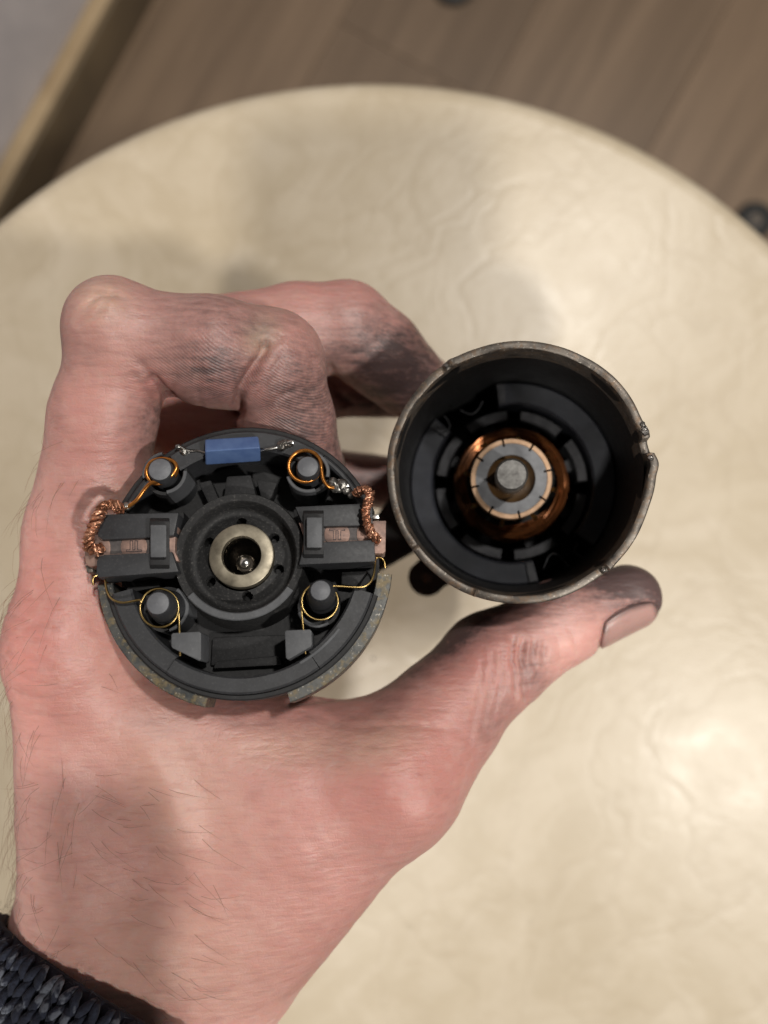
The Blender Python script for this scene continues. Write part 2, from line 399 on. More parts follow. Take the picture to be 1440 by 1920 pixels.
# windings: bundles of wire running as chords from slot to slot
for k in range(8):
    mb = MB(); a0 = math.radians(45*k+42.5); a1 = a0+math.radians(135); kr = rng.uniform(-.5, .5); kl = rng.uniform(-.7, .5)
    for j in range(11):
        rr = 11.2-.25*(j % 5); lift = -28.7+.5*(j//4)+kl+rng.normal()*.15; pts = []; rm = 8.4+kr+.36*(j % 6)+rng.normal()*.12; sk = rng.normal()*.06
        for t in np.linspace(0, 1, 19):
            a = a0+(a1-a0)*t+sk; q_ = math.sin(math.pi*t); r_ = rr+(rm-rr)*q_**.45
            pts.append(V(arm_off[0]+r_*math.cos(a), arm_off[1]+r_*math.sin(a), lift+1.6*q_-(1-q_)**2*4))
        mb.tube(pts, .19, 6)
    mb.build('winding', M['winding'], can)
# commutator
CC = H.loc(958.5, 897.5, -16)[:2]; SC = H.loc(959.5, 889.5, -8.2)[:2]
base_ang = math.degrees(math.atan2(-(565-735), 633-676))-2
for k in range(8):
    a = base_ang+45*k
    mb = MB(); mb.arc(6.25, 7.15, a+1.6, a+43.4, -27, -16, CC, ch=.12, n=12); sg = mb.build('commutator_bar', M['seg'], can)
    mb = MB(); b = math.radians(a+22); t = V(math.cos(b), math.sin(b), 0); c0 = V(CC[0], CC[1], 0)
    mb.tube(spline([c0+t*7.0+V(0, 0, -25), c0+t*7.9+V(0, 0, -24), c0+t*8.3+V(0, 0, -23.2), c0+t*7.9+V(0, 0, -22.6)], 4), .42, 6); mb.build('riser_hook', M['brass'], sg)
    mb = MB(); mb.arc(5.75, 6.28, a+2, a+43, -22, -16.12, CC, ch=.02, n=10); mb.build('insulation_block', M['resin'], can)
mb = MB(); mb.lathe([(4.25, -20), (4.25, -16.1), (5.8, -16.1), (5.8, -26)], CC, 72); mb.build('insulation_ring', M['resin'], can)
mb = MB(); mb.lathe([(2.6, -18.2), (3.5, -18.0), (4.3, -17.2), (4.3, -21)], CC, 72); mb.build('varnish_collar', M['varnish'], can)
mb = MB(); mb.lathe([(.02, -8.2), (2.4, -8.2), (2.72, -8.5), (2.72, -30)], SC, 56); mb.build('shaft', M['shaft'], can)
# black end flange with a screw ear, at the far end of the can
def fl(px, py, w=-46): return tuple(H.loc(px, py, w)[:2])
mb = MB(); mb.prism([fl(930, 900), fl(800, 880), fl(735, 925), fl(706, 965), fl(690, 1020), fl(693, 1082), fl(775, 1036), fl(860, 990)], -51, -46)
mb.build('end_flange', M['rubber'], can, bevel=.8)
mb = MB(); e0 = H.loc(800, 1083, -44); pts = [e0+V(4.1*math.cos(t), 4.1*math.sin(t), 0) for t in np.radians(np.linspace(150, 330, 16))]
mb.prism([tuple(p[:2]) for p in pts]+[fl(900, 1070), fl(860, 980), fl(812, 1000)][:2], -49, -44); ear = mb.build('mounting_ear', M['rubber'], can, bevel=.8)
mb = MB(); mb.lathe([(.1, -43.8), (1.0, -43.8), (1.2, -44.1), (1.2, -45)], e0[:2], 20); mb.build('screw', M['steel'], ear)

# ---------------------------------------------------------------- end cap with brushes
E = Frame(P(457, 1044, 114), (0.03, 0.25, 1))
cap = empty('motor_end_cap', E); tag(cap, 'round black plastic motor end cap with carbon brushes, springs and blue capacitor', 'motor cap')
def C(px, py, w): return E.loc(px, py, w)
def C2(px, py, w): return tuple(E.loc(px, py, w)[:2])
FL = -8.0
mb = MB(); mb.lathe([(.1, FL-1.5), (20.3, FL-1.5), (20.3, FL), (.1, FL)], n=96); mb.build('base_plate', M['plastic_deep'], cap)
def radial_wall(name, a0, a1, r0, w1, m=M['plastic']):
    mb = MB(); mb.arc(r0, 19.9, a0, a1, FL, w1, ch=.3, n=max(6, int((a1-a0)/2))); return mb.build(name, m, cap)
radial_wall('rim_wall', 54, 127, 16.9, -.2)
radial_wall('rim_wall', 20, 53.6, 18.9, -.5); radial_wall('rim_wall', 127.4, 160, 18.9, -.5)
radial_wall('rim_wall', 196, 238, 16.9, -.3); radial_wall('rim_wall', 238.3, 305, 17.4, 0); radial_wall('rim_wall', 305.3, 344, 16.9, -.3)
mb = MB(); mb.arc(19.85, 20.75, 20, 160, FL, -.9, ch=.2, n=70); mb.arc(19.85, 20.75, 196, 344, FL, -1.3, ch=.2, n=74); mb.build('rim_lip', M['plastic_deep'], cap)
mb = MB(); mb.arc(17.6, 18.0, 299, 323, -.35, .12, ch=.05); mb.build('raised_rib', M['plastic_grey'], cap)
# steel housing ring under the cap, open at the bottom
ga = math.degrees(math.atan2(C(396, 1300, -4)[1], C(396, 1300, -4)[0])) % 360; gb = math.degrees(math.atan2(C(540, 1296, -4)[1], C(540, 1296, -4)[0])) % 360
mb = MB(); mb.arc(19.95, 22.25, 190, ga, -9.5, -2.2, ch=.12, n=50); mb.arc(19.95, 22.25, gb, 354, -9.5, -2.2, ch=.12, n=60); mb.build('steel_ring', M['ring_steel'], cap)
# hub
hc = C2(450, 1043, -.5)
mb = MB(); nn_, rad = 260, [(10.4, FL), (9.75, -.6), (9.55, -.1), (8.5, -.1), (8.25, -.4), (8.15, -2.6), (7.7, -3.3), (7.2, -3.5), (6.8, -3.4)]+[(x, -2.5-.45*(x-4.95)) for x in np.arange(6.55, 4.95, -.1)]+[(4.95, -2.5), (4.8, -4)]
hol = [math.degrees(math.atan2(-(y-655), x-745)) for x, y in ((735, 475), (905, 545), (925, 705), (772, 815), (610, 755), (597, 580))]
rings = []
for r, w in rad:
    rg = []
    for t in np.linspace(0, 2*math.pi, nn_, endpoint=False):
        ww = w
        for h_ in hol:
            d = math.hypot(r*math.cos(t)-5.75*math.cos(math.radians(h_)), r*math.sin(t)-5.75*math.sin(math.radians(h_)))
            if d < .72: ww = w-2.6
        rg.append((hc[0]+r*math.cos(t), hc[1]+r*math.sin(t), ww))
    rings.append(rg)
mb.grid(rings); mb.build('bearing_hub', M['plastic_dusty'], cap, smooth=40)
mb = MB(); mb.arc(8.45, 9.6, -140, -33, -1, .12, hc, ch=.15, n=60); mb.build('hub_lip', M['plastic_grey'], cap)
bc = C2(452.5, 1041, -.9)
mb = MB(); mb.lathe([(2.85, -6), (2.85, -1.6), (2.9, -1.2), (3.0, -.98), (4.6, -.9), (4.8, -1.0), (4.87, -1.2), (4.85, -4)], bc, 80); bear = mb.build('bearing_bush', M['bronze'], cap)
mb = MB(); mb.lathe([(.05, -5.4), (1.0, -5.2), (1.9, -4.6), (2.5, -3.4), (2.84, -1.9)], bc, 56); mb.build('polished_cup', M['cup'], bear)
mb = MB(); mb.ball((bc[0]+.25, bc[1]-.8, -4.0), 1.5, 28, 20); mb.build('steel_ball', M['chrome'], bear)
# inner floor walls
mb = MB(); a = [C2(x, y, -6.6) for x, y in ((398, 1195), (540, 1190), (545, 1245), (395, 1248))]; mb.prism(a, FL, -6.6); mb.build('floor_step', M['plastic_floor'], cap, bevel=.3)
mb = MB(); a = [C2(x, y, -5.2) for x, y in ((404, 1240), (523, 1229), (530, 1247), (400, 1254))]; mb.prism(a, FL, -5.2); mb.build('floor_ridge', M['plastic_floor'], cap, bevel=.3)
mb = MB(); a = [C2(x, y, -3) for x, y in ((425, 893), (470, 890), (482, 935), (418, 940))]; mb.prism(a, FL, -3); mb.build('capacitor_stand', M['plastic_floor'], cap, bevel=.3)
for pts in (((232, 1088), (300, 1085), (300, 1100), (240, 1112)), ((640, 1072), (690, 1070), (668, 1100), (640, 1096)), ((372, 905), (395, 900), (410, 935), (392, 948)), ((480, 898), (520, 905), (505, 942), (490, 935))):
    mb = MB(); mb.prism([C2(x, y, -4.5) for x, y in pts], FL, -4.5); mb.build('floor_rib', M['plastic_floor'], cap, bevel=.25)

# brush holders
def brush_holder(rails, bridge, bb, name='brush_holder'):
    e = None
    for i, poly in enumerate(rails):
        mb = MB(); mb.prism([C2(x, y, 2.0) for x, y in poly], -3.4, 2.0)
        if e is None: e = mb.build(name, M['plastic'], cap, bevel=.22)
        else: mb.build('guide_rail', M['plastic'], e, bevel=.22)
    (x0, x1, y0, y1), (X0, X1, Y0, Y1) = bridge
    mb = MB(); mb.hexa([C(X0, Y1, 2.02), C(X1, Y1, 2.02), C(X1, Y0, 2.02), C(X0, Y0, 2.02)], [C(X0, Y1-8, 2.9), C(X1, Y1-8, 2.9), C(X1, Y0+6, 2.9), C(X0, Y0+6, 2.9)])
    mb.build('bridge_base', M['plastic_deep'], e, bevel=.12)
    mb = MB(); mb.hexa([C(x0, y1, 2.4), C(x1, y1, 2.4), C(x1, y0, 2.4), C(x0, y0, 2.4)], [C(x0, y1, 4.2), C(x1, y1, 4.2), C(x1, y0, 4.2), C(x0, y0, 4.2)])
    mb.build('bridge', M['plastic_grey'], e, bevel=.18)
    # inner channel floor and walls under the rails
    mb = MB(); mb.prism([C2(x, y, -3.4) for x, y in bb], FL, -3.4); mb.build('channel_floor', M['plastic_deep'], e, bevel=.2)
    return e
brush_holder([[(182, 1004), (186, 986), (204, 964), (335, 961), (326, 1004), (282, 1008), (192, 1012)],
              [(181, 1052), (185, 1044), (194, 1040), (282, 1036), (322, 1034), (335, 1072), (184, 1083), (180, 1076)]],
             ((282, 312, 984, 1045), (281, 318, 971, 1067)), [(185, 965), (345, 960), (340, 1075), (185, 1085)])
brush_holder([[(553, 950), (694, 943), (698, 946), (699, 985), (606, 987), (570, 988)], [(572, 1016), (606, 1016), (702, 1012), (704, 1053), (560, 1059)]],
             ((575, 604, 970, 1027), (569, 607, 957, 1047)), [(550, 955), (695, 948), (700, 1050), (555, 1060)])
# brushes
def brush(body, wtop, pads, dark):
    mb = MB(); mb.prism([C2(x, y, wtop) for x, y in body], -3.2, wtop); b = mb.build('carbon_brush', M['brush'], cap, bevel=.15)
    for p in dark:
        mb = MB(); mb.prism([C2(x, y, wtop+.05) for x, y in p], wtop-.3, wtop+.06); mb.build('worn_recess', M['brush_dark'], b)
    for (x0, x1, y0, y1) in pads:
        pts = []; cx, cy = (x0+x1)/2, (y0+y1)/2; rx, ry = (x1-x0)/2, (y1-y0)/2
        for t in np.linspace(0, 2*math.pi, 40, endpoint=False):
            x = cx+rx*max(-1, min(1, 1.0*math.cos(t))); y = cy+ry*max(-1, min(1, 1.7*math.sin(t))); pts.append((x, y))
        mb = MB(); mb.prism([C2(x, y, wtop+.2) for x, y in pts], wtop-.2, wtop+.2); mb.build('brush_face', M['brush'], b, bevel=.06)
    return b
WB = .9
bl = brush([(157, 1022), (172, 1003), (334, 988), (329, 1006), (328, 1034), (336, 1052), (166, 1062), (160, 1056)], WB, [(226, 276, 1010, 1039), (180, 207, 1014, 1042)], [[(203, 1012), (282, 1009), (282, 1036), (203, 1039)]])
br = brush([(560, 980), (724, 976), (723, 1034), (718, 1038), (566, 1036), (570, 1008)], WB, [(608, 656, 988, 1016), (669, 696, 988, 1014)], [[(606, 988), (672, 987), (672, 1013), (606, 1015)]])
def mark(b, strokes, w):
    mb = MB()
    for (x0, y0, x1, y1) in strokes:
        p, q = C(x0, y0, w), C(x1, y1, w); d = nrm(q-p)*.05; nn = V(-d[1], d[0], 0)
        mb.hexa([p-d-nn-V(0, 0, .1), q+d-nn-V(0, 0, .1), q+d+nn-V(0, 0, .1), p-d+nn-V(0, 0, .1)], [p-d-nn+V(0, 0, .02), q+d-nn+V(0, 0, .02), q+d+nn+V(0, 0, .02), p-d+nn+V(0, 0, .02)])
    mb.build('engraved_mark', M['mark'], b)
def pi_sign(ox, oy, f=1):
    s = [(-14, -9, 14, -9), (-14, -9, -14, -6), (14, -9, 14, -6), (-14, -6, -7, -6), (-7, -6, -7, 11), (-7, 11, -2, 11), (-2, 11, -2, -6), (-2, -6, 2, -6), (2, -6, 2, 11), (2, 11, 7, 11), (7, 11, 7, -6), (7, -6, 14, -6)]
    return [(ox+a, oy+b*f, ox+c, oy+d*f) for a, b, c, d in s]
mark(br, pi_sign(632, 1001), WB+.2); mark(bl, pi_sign(251, 1025, -1), WB+.2)
mb = MB(); mb.prism([C2(x, y, 1.2) for x, y in ((699, 965), (710, 964), (711, 972), (700, 973))], -.5, 1.2); mb.build('steel_tab', M['tin'], br, bevel=.05)
mb = MB(); mb.prism([C2(x, y, -.5) for x, y in ((160, 1060), (172, 1058), (174, 1072), (163, 1074))], -2.5, -.5); mb.build('steel_tab', M['steel'], bl, bevel=.1)
# braids
def braid(path, b, r=.55):
    c = spline([C(*p) for p in path], 14); m = len(c); mb = MB()
    for k in range(3):
        for q in range(9):
            pts = []
            for i, p in enumerate(c):
                t = c[min(i+1, m-1)]-c[max(i-1, 0)]; t = nrm(t); up = nrm(np.cross(t, V(.2, .1, 1))); sd = np.cross(t, up)
                a = i*.28+k*2.094; bb = i*.5+q*.698; rr = r*(1+.25*math.sin(i*.13+k)); 
                pts.append(p+up*(rr*.62*math.cos(a))+sd*(rr*.62*math.sin(a))+up*(.27*math.cos(bb))+sd*(.27*math.sin(bb)))
            mb.tube([p_+V(*rng.normal(size=3))*.075 for p_ in pts], .085, 5)
    return mb.build('copper_braid', M['braid'], b, smooth=60)
braid([(668, 926, 1), (676, 920, 2.2), (686, 917, 3.2), (693, 925, 3.8), (690, 945, 4.0), (686, 962, 3.9), (689, 982, 3.4), (697, 1001, 2.6), (709, 1013, 1.4)], br)
braid([(227, 956, 1), (215, 949, 2), (199, 948, 3), (189, 958, 3.6), (181, 975, 3.8), (172, 994, 3.6), (165, 1012, 3.3), (168, 1026, 2.8), (180, 1031, 2.3), (192, 1027, 1.6)], bl, .78)
# posts with sleeves
def post(top, wt, rt, rb, wb, sleeve=None, arcs=(), rs=3.2, ws=0.3):
    c = C2(top[0], top[1], wt)
    mb = MB(); mb.lathe([(.02, wt), (rt-.25, wt), (rt, wt-.3), (rb, wb), (rb+.1, FL)], c, 40); p = mb.build('post', M['plastic'], cap, smooth=50)
    mb = MB(); mb.lathe([(.02, wt+.06), (rt-.3, wt+.05), (rt-.2, wt-.02)], c, 40); mb.build('post_tip', M['post'], p)
    if sleeve:
        s = C2(sleeve[0], sleeve[1], ws)
        for a0, a1 in arcs:
            mb = MB(); mb.arc(rs-.55, rs, a0, a1, FL, ws, s, ch=.12); mb.build('post_sleeve', M['plastic_grey'], p)
        mb = MB(); mb.lathe([(rs, FL), (rs-.1, ws-1.2), (rs-.6, ws-1.2), (rs-.6, FL)], s, 40); mb.build('sleeve_wall', M['plastic_deep'], p)
post((300, 880), 2.4, 1.85, 1.95, -2, (308, 886), ((-80, 5), (100, 195)), 3.35, .2)
post((577, 875), 2.4, 1.75, 2.15, -2, (577, 884), ((195, 292), (-15, 80)), 3.35, .2)
post((296, 1131), 3.8, 1.75, 2.55, -1.5, (309, 1141), ((-75, 60),), 3.5, -1.8)
post((601, 1107), 3.8, 1.6, 2.45, -1.5, (597, 1135), ((200, 300),), 3.3, -2.2)
# coils and springs
def wire(name, pts, r, m, parent=cap, k=8): mb = MB(); mb.tube(spline([C(*p) for p in pts], k), r, 8); return mb.build(name, m, parent, smooth=60)
wire('choke_coil', [(236, 953, .3), (256, 938, .8), (271, 918, 1.2), (283, 906, 1.5), (304, 900, 1.7), (323, 890, 1.7), (331, 876, 1.7), (323, 864, 1.6), (303, 860, 1.5), (284, 866, 1.4), (275, 881, 1.2), (278, 896, 1.0), (291, 907, .8), (312, 903, .5), (329, 890, .2), (330, 872, 0), (312, 861, -.3), (285, 868, -.6), (278, 890, -.9)], .3, M['copper_wire'])
pts = [(626, 915, .4), (615, 912, .8), (606, 899, 1.2), (603, 882, 1.5)]
for k in range(28):
    a = math.radians(-5+k*30); pts.append((572+30.5*math.cos(a), 874-29.5*math.sin(a), 1.6-k*.09))
wire('choke_coil', pts, .29, M['copper_wire'], k=4)
def spring(tail, c, r, a0, da, turns, end):
    pts = list(tail); n_ = int(turns*14)
    for k in range(n_+1):
        a = math.radians(a0+da*k/n_*turns*360); pts.append((c[0]+r*math.cos(a), c[1]-r*math.sin(a), 1.2-k*.05))
    wire('torsion_spring', pts+list(end), .17, M['brass'], k=5)
spring([(176, 1097, -1), (174, 1090, -.8), (177, 1081, -.6), (190, 1078, -.8), (197, 1087, 0), (200, 1105, .4), (209, 1122, .8), (230, 1130, 1.0), (262, 1125, 1.2)], (299, 1140), 36, 165, -1, 1.42, [(336, 1165, .2), (337, 1186, 0), (338, 1230, -.4)])
spring([(722, 1064, -1), (720, 1052, -.6), (714, 1046, -.5), (705, 1047, -.5), (703, 1062, 0), (700, 1080, .4), (692, 1094, .7), (676, 1101, .9), (632, 1099, 1.1)], (600, 1128), 34, 60, 1, 1.35, [(566, 1148, .2), (569, 1180, 0), (573, 1226, -.4)])
# retaining tabs
for poly in (((321, 1190), (324, 1187), (374, 1184), (377, 1187), (377, 1237), (373, 1239), (323, 1215), (321, 1211)), ((534, 1184), (537, 1182), (581, 1180), (584, 1183), (585, 1208), (582, 1213), (540, 1237), (536, 1233))):
    mb = MB(); mb.prism([C2(x, y, 2.2) for x, y in poly], -4, 2.2); mb.build('retaining_tab', M['plastic_grey'], cap, bevel=.18)
# capacitor
top = [C(384, 846, 2.4), C(488, 839, 2.4), C(484, 817, 1.2), (C(384, 823, 1.2))]; bot = [C(385, 873, -.6), C(489, 866, -.6), C(486, 838, -2.2), C(386, 845, -2.2)]
mb = MB(); mb.hexa(bot, top); capc = mb.build('capacitor', M['blue'], cap, bevel=.35, seg=3)
for pts in ([(486, 846, 0), (500, 843, .3), (515, 840, .3), (530, 835, .2), (541, 830, .6), (548, 828, .8)], [(386, 850, -.2), (370, 846, -.3), (352, 845, 0), (338, 838, .4), (332, 837, .5)]):
    mb = MB(); mb.tube(spline([C(*p) for p in pts], 6), .25, 10); mb.build('lead', M['tin'], capc)
def blob(parent, *bs):
    mb = MB()
    for (x, y, w, r) in bs: mb.ball(C(x, y, w), r, 12, 8, (1, 1, .8), .2)
    mb.build('solder_joint', M['solder'], parent, smooth=70)
blob(cap, (528, 836, .2, .8), (534, 832, .3, .7), (540, 832, .1, .6)); blob(cap, (345, 847, -.2, .7), (352, 850, -.6, .6))
blob(cap, (625, 907, .2, .9), (633, 914, .1, .9), (641, 909, .2, 1.0), (650, 920, .1, .7), (660, 928, .1, .7), (628, 916, 0, .7)); blob(cap, (238, 950, .1, .75), (230, 952, .2, .6), (246, 946, 0, .5))
for x0, x1, y0, y1 in ((543, 550, 826, 832), (329, 336, 834, 840)):
    mb = MB(); mb.prism([C2(x0, y0, .9), C2(x1, y0-1, .9), C2(x1, y1, .9), C2(x0, y1, .9)], -3, .9); mb.build('terminal', M['tin'], cap, bevel=.06)
mb = MB(); mb.prism([C2(x, y, .5) for x, y in ((633, 898), (650, 902), (655, 912), (640, 916), (634, 908))], 0, .6); mb.build('terminal', M['tin'], cap, bevel=.1)

# ---------------------------------------------------------------- hand (one continuous surface from a distance field)
def cone_sdf(Q, a, b, ra, rb):
    ab = b-a; L2 = np.dot(ab, ab); pa = Q-a; t = np.clip((pa@ab)/L2, 0, 1).astype(np.float32)
    d = pa-t[:, None]*ab.astype(np.float32)
    return np.sqrt((d*d).sum(1))-(ra+(rb-ra)*t)
def smin(a, b, k):
    h = np.clip(.5+.5*(b-a)/k, 0, 1); return b+(a-b)*h-k*h*(1-h)
def chain(pts): return [((P(*a[:3]), P(*b[:3]), a[3], b[3])) for a, b in zip(pts[:-1], pts[1:])]
PALM = (chain([(196, 1800, 133, 12.9), (144, 1212, 126, 9.5)]) + chain([(225, 1790, 146, 14), (145, 1200, 140, 9.8)]) + chain([(265, 1790, 160, 13), (175, 1180, 157, 9)]) + chain([(300, 1790, 170, 10), (215, 1170, 172, 8)])
        + chain([(420, 1800, 136, 13), (732, 1455, 132, 10.2)]) + chain([(260, 1500, 131, 12), (560, 1490, 132, 11)]) + chain([(215, 1340, 130, 9.6), (630, 1405, 134, 7.6)])
        + chain([(350, 1700, 133, 14), (540, 1560, 133, 12)]) + chain([(330, 1330, 152, 13), (520, 1420, 160, 13)])
        + chain([(180, 1760, 134, 12.8), (20, 2120, 142, 15)]) + chain([(390, 1800, 138, 12.6), (265, 2090, 143, 15)]) + chain([(290, 1790, 138, 14), (150, 2100, 143, 17)]))
FING = [
    chain([(144, 1212, 126, 9.6), (163, 1000, 128, 9.4), (195, 780, 123, 8.0), (230, 636, 120, 7.8), (400, 660, 121, 8.3), (508, 680, 125, 8.3), (538, 790, 131, 7.8), (572, 880, 139, 7.3)]) + chain([(210, 612, 118, 6.7), (214, 604, 119, 6.5)]),
    chain([(150, 1200, 141, 9.3), (220, 670, 141, 8.4), (560, 622, 143, 8.6), (650, 616, 144, 8.3), (712, 662, 147, 7.9), (764, 712, 151, 7.5)]) + chain([(250, 770, 145, 9), (470, 800, 149, 9)]),
    chain([(175, 1180, 158, 9), (260, 730, 161, 8.3), (600, 712, 164, 8.0), (786, 722, 168, 7.3)]),
    chain([(215, 1170, 172, 8), (300, 880, 176, 7.1), (560, 890, 178, 6.9), (722, 905, 180, 6.2)]),
    chain([(732, 1455, 132, 10.4), (830, 1345, 136, 9.7), (922, 1243, 139, 9.0), (1050, 1167, 141, 7.5), (1177, 1120, 143, 6.1)]),
]
def sdf(Q):
    Q = Q.astype(np.float32); p = None
    for a, b, ra, rb in PALM:
        d = cone_sdf(Q, a, b, ra, rb); p = d if p is None else smin(p, d, 6.0)
    tot = None
    for i, fg in enumerate(FING):
        f = None
        for a, b, ra, rb in fg:
            d = cone_sdf(Q, a, b, ra, rb); f = d if f is None else smin(f, d, 2.2)
        g = smin(p, f, 9.0 if i == 4 else 5.0)
        tot = g if tot is None else smin(tot, g, .8)
    return tot
hs = .5
lo = V(-82, -100, ZC-195); hi = V(62, 62, ZC-100)
dims = np.ceil((hi-lo)/hs).astype(int)+1
# coarse pass marks blocks near the surface
B = 8
cd = (dims+B-1)//B
ci = np.stack(np.meshgrid(*[np.arange(c) for c in cd], indexing='ij'), -1).reshape(-1, 3)
cc = lo+(ci+.5)*B*hs
cdist = sdf(cc); near = np.abs(cdist) < B*hs*.9+1.5
Fld = np.empty(cd*B, np.float32)
blk = np.stack(np.meshgrid(np.arange(B), np.arange(B), np.arange(B), indexing='ij'), -1).reshape(-1, 3)
far = ci[~near]; 
F5 = Fld.reshape(cd[0], B, cd[1], B, cd[2], B)
F5[:] = np.where(cdist.reshape(cd) > 0, 5.0, -5.0)[:, None, :, None, :, None]
nb_ = ci[near]
for s0 in range(0, len(nb_), 1500):
    c_ = nb_[s0:s0+1500]; idx = (c_[:, None, :]*B+blk[None]).reshape(-1, 3)
    Fld[idx[:, 0], idx[:, 1], idx[:, 2]] = sdf(lo+idx*hs)
def surface_nets(Fv, lo, h):
    sg = Fv < 0; sh = np.array(Fv.shape)-1
    acc = np.zeros(tuple(sh)+(3,), np.float32); cnt = np.zeros(tuple(sh), np.float32)
    corner = [(i, j, k) for i in (0, 1) for j in (0, 1) for k in (0, 1)]
    def sl(c): return tuple(slice(c[a], c[a]+sh[a]) for a in range(3))
    for c in corner:
        for ax in range(3):
            if c[ax]: continue
            e = list(c); e[ax] = 1
            fa, fb = Fv[sl(c)], Fv[sl(e)]; m = (fa < 0) != (fb < 0)
            ii = np.nonzero(m); t = fa[ii]/(fa[ii]-fb[ii])
            for a in range(3): acc[ii+(a,)] += c[a]+(t if a == ax else 0)
            cnt[ii] += 1
    act = cnt > 0; ids = -np.ones(tuple(sh), np.int64); ids[act] = np.arange(act.sum())
    base = np.argwhere(act); vv = lo+(base+acc[act]/cnt[act][:, None])*h
    quads = []
    for ax in range(3):
        a1, a2 = (ax+1) % 3, (ax+2) % 3
        A = [slice(0, n_) for n_ in Fv.shape]; Bq = list(A); A[ax] = slice(0, Fv.shape[ax]-1); Bq[ax] = slice(1, Fv.shape[ax])
        m = sg[tuple(A)] != sg[tuple(Bq)]; pos = np.argwhere(m); neg = sg[tuple(A)][m]
        ok = (pos[:, a1] > 0) & (pos[:, a2] > 0) & (pos[:, a1] < sh[a1]) & (pos[:, a2] < sh[a2]); pos = pos[ok]; neg = neg[ok]
        def g(o1, o2):
            q = pos.copy(); q[:, a1] -= o1; q[:, a2] -= o2; return ids[q[:, 0], q[:, 1], q[:, 2]]
        f = np.stack([g(1, 1), g(0, 1), g(0, 0), g(1, 0)], 1); f[~neg] = f[~neg][:, ::-1]; quads.append(f)
    return vv, np.concatenate(quads)
HV, HF = surface_nets(Fld, lo, hs)
HF = HF[(HF >= 0).all(1)]
def grad(Q, e=.5):
    g = np.stack([sdf(Q+V(*[e if i == a else 0 for i in range(3)]))-sdf(Q-V(*[e if i == a else 0 for i in range(3)])) for a in range(3)], 1)
    return g/(np.linalg.norm(g, axis=1)[:, None]+1e-9)
HN = grad(HV); HV = HV-HN*sdf(HV)[:, None]*.9
def proj(Q): d = ZC-Q[:, 2]; return 720+Q[:, 0]*F/d, 960-Q[:, 1]*F/d, d
X, Y, D = proj(HV)
def seg_dist(X, Y, poly):
    best = np.full(len(X), 1e9)
    for (x0, y0), (x1, y1) in zip(poly[:-1], poly[1:]):
        dx, dy = x1-x0, y1-y0; t = np.clip(((X-x0)*dx+(Y-y0)*dy)/(dx*dx+dy*dy+1e-9), 0, 1)
        best = np.minimum(best, np.hypot(X-x0-t*dx, Y-y0-t*dy))
    return best
disp = np.zeros(len(HV)); facing = HN[:, 2] > -.35
def crease(poly, width, depth, dmin=0, dmax=400, side=0):
    global disp
    g = np.exp(-(seg_dist(X, Y, poly)/width)**2)*(facing & (D > dmin) & (D < dmax)); disp -= depth*g
def bulge(x, y, rx, ry, h, dmin=0, dmax=400, ang=0):
    global disp
    c, s = math.cos(math.radians(ang)), math.sin(math.radians(ang)); u = (X-x)*c+(Y-y)*s; v = -(X-x)*s+(Y-y)*c
    disp += h*np.exp(-(u/rx)**2-(v/ry)**2)*(facing & (D > dmin) & (D < dmax))
# flexion folds and wrinkles
crease([(288, 715), (310, 742), (335, 768), (356, 795)], 8, 1.5, 0, 132); crease([(262, 680), (285, 712)], 6, .4, 0, 132)
crease([(250, 700), (275, 735), (300, 780)], 5, .25, 0, 132); crease([(330, 700), (322, 735), (330, 765)], 5, .25, 0, 132); crease([(372, 690), (372, 740), (380, 770)], 5, .22, 0, 132)
crease([(444, 776), (452, 740), (470, 702), (490, 668), (500, 645)], 8, 1.7, 0, 140); crease([(455, 770), (462, 735), (482, 700)], 16, .5, 0, 140); crease([(500, 650), (525, 630)], 10, .4, 0, 140)
crease([(470, 755), (505, 705), (530, 668)], 5, .35, 0, 140); crease([(485, 775), (540, 735), (600, 725)], 5, .25, 0, 140); crease([(480, 630), (500, 612)], 5, .3, 0, 140)
crease([(618, 690), (640, 740), (660, 770)], 8, .8, 136, 160); crease([(640, 610), (680, 600)], 6, .25, 136, 160)
for k in range(7):
    x0 = 968+k*10; sgn = 1 if k % 2 else -1
    crease([(x0+4*sgn, 1198+k*2), (x0-5+3*sgn, 1235), (x0-2-2*sgn, 1262), (x0-k*2, 1306-k*7)], 3.6, (.75, .3, .45, .3, .5, .25, .35)[k], 0, 160)
crease([(979, 1208), (980, 1250), (985, 1316)], 5, .6, 0, 160)
for k, (x0, y0, x1, y1) in enumerate(((945, 1210, 925, 1345), (925, 1225, 905, 1365), (1045, 1190, 1050, 1245), (905, 1240, 880, 1390), (1070, 1180, 1080, 1230))):
    crease([(x0, y0), ((x0+x1)/2+5, (y0+y1)/2), (x1, y1)], 4.5, .2, 0, 160)
crease([(545, 1318), (600, 1310), (650, 1303), (700, 1286)], 6, .6)
for k in range(9):
    x0 = 560+k*28; crease([(x0, 1330+8*math.sin(k*2.1)), (x0+40, 1352+6*k*.3), (x0+75, 1362+5*math.sin(k))], 4, .13)
for k in range(6):
    y0 = 1150+k*34; crease([(20, y0), (60, y0+18), (105, y0+30+6*math.sin(k*3))], 4.5, .2, 0, 132)
for k in range(5):
    y0 = 1640+k*48; crease([(30, y0), (80, y0+24), (170, y0+40), (260, y0+42)], 5, .16, 0, 150)
for k in range(6):
    crease([(140+k*9, 600-k*9+6*math.sin(k*2)), (165+k*7, 580-k*7), (185+k*12, 545+k*4)], 4, .16, 0, 132)
crease([(150, 610), (185, 590), (215, 545)], 5, .25, 0, 132); crease([(570, 640), (585, 665), (590, 700)], 5, .22, 0, 140)
bulge(60, 1215, 75, 120, 1.2, 0, 132); bulge(175, 575, 60, 60, .7, 0, 128)
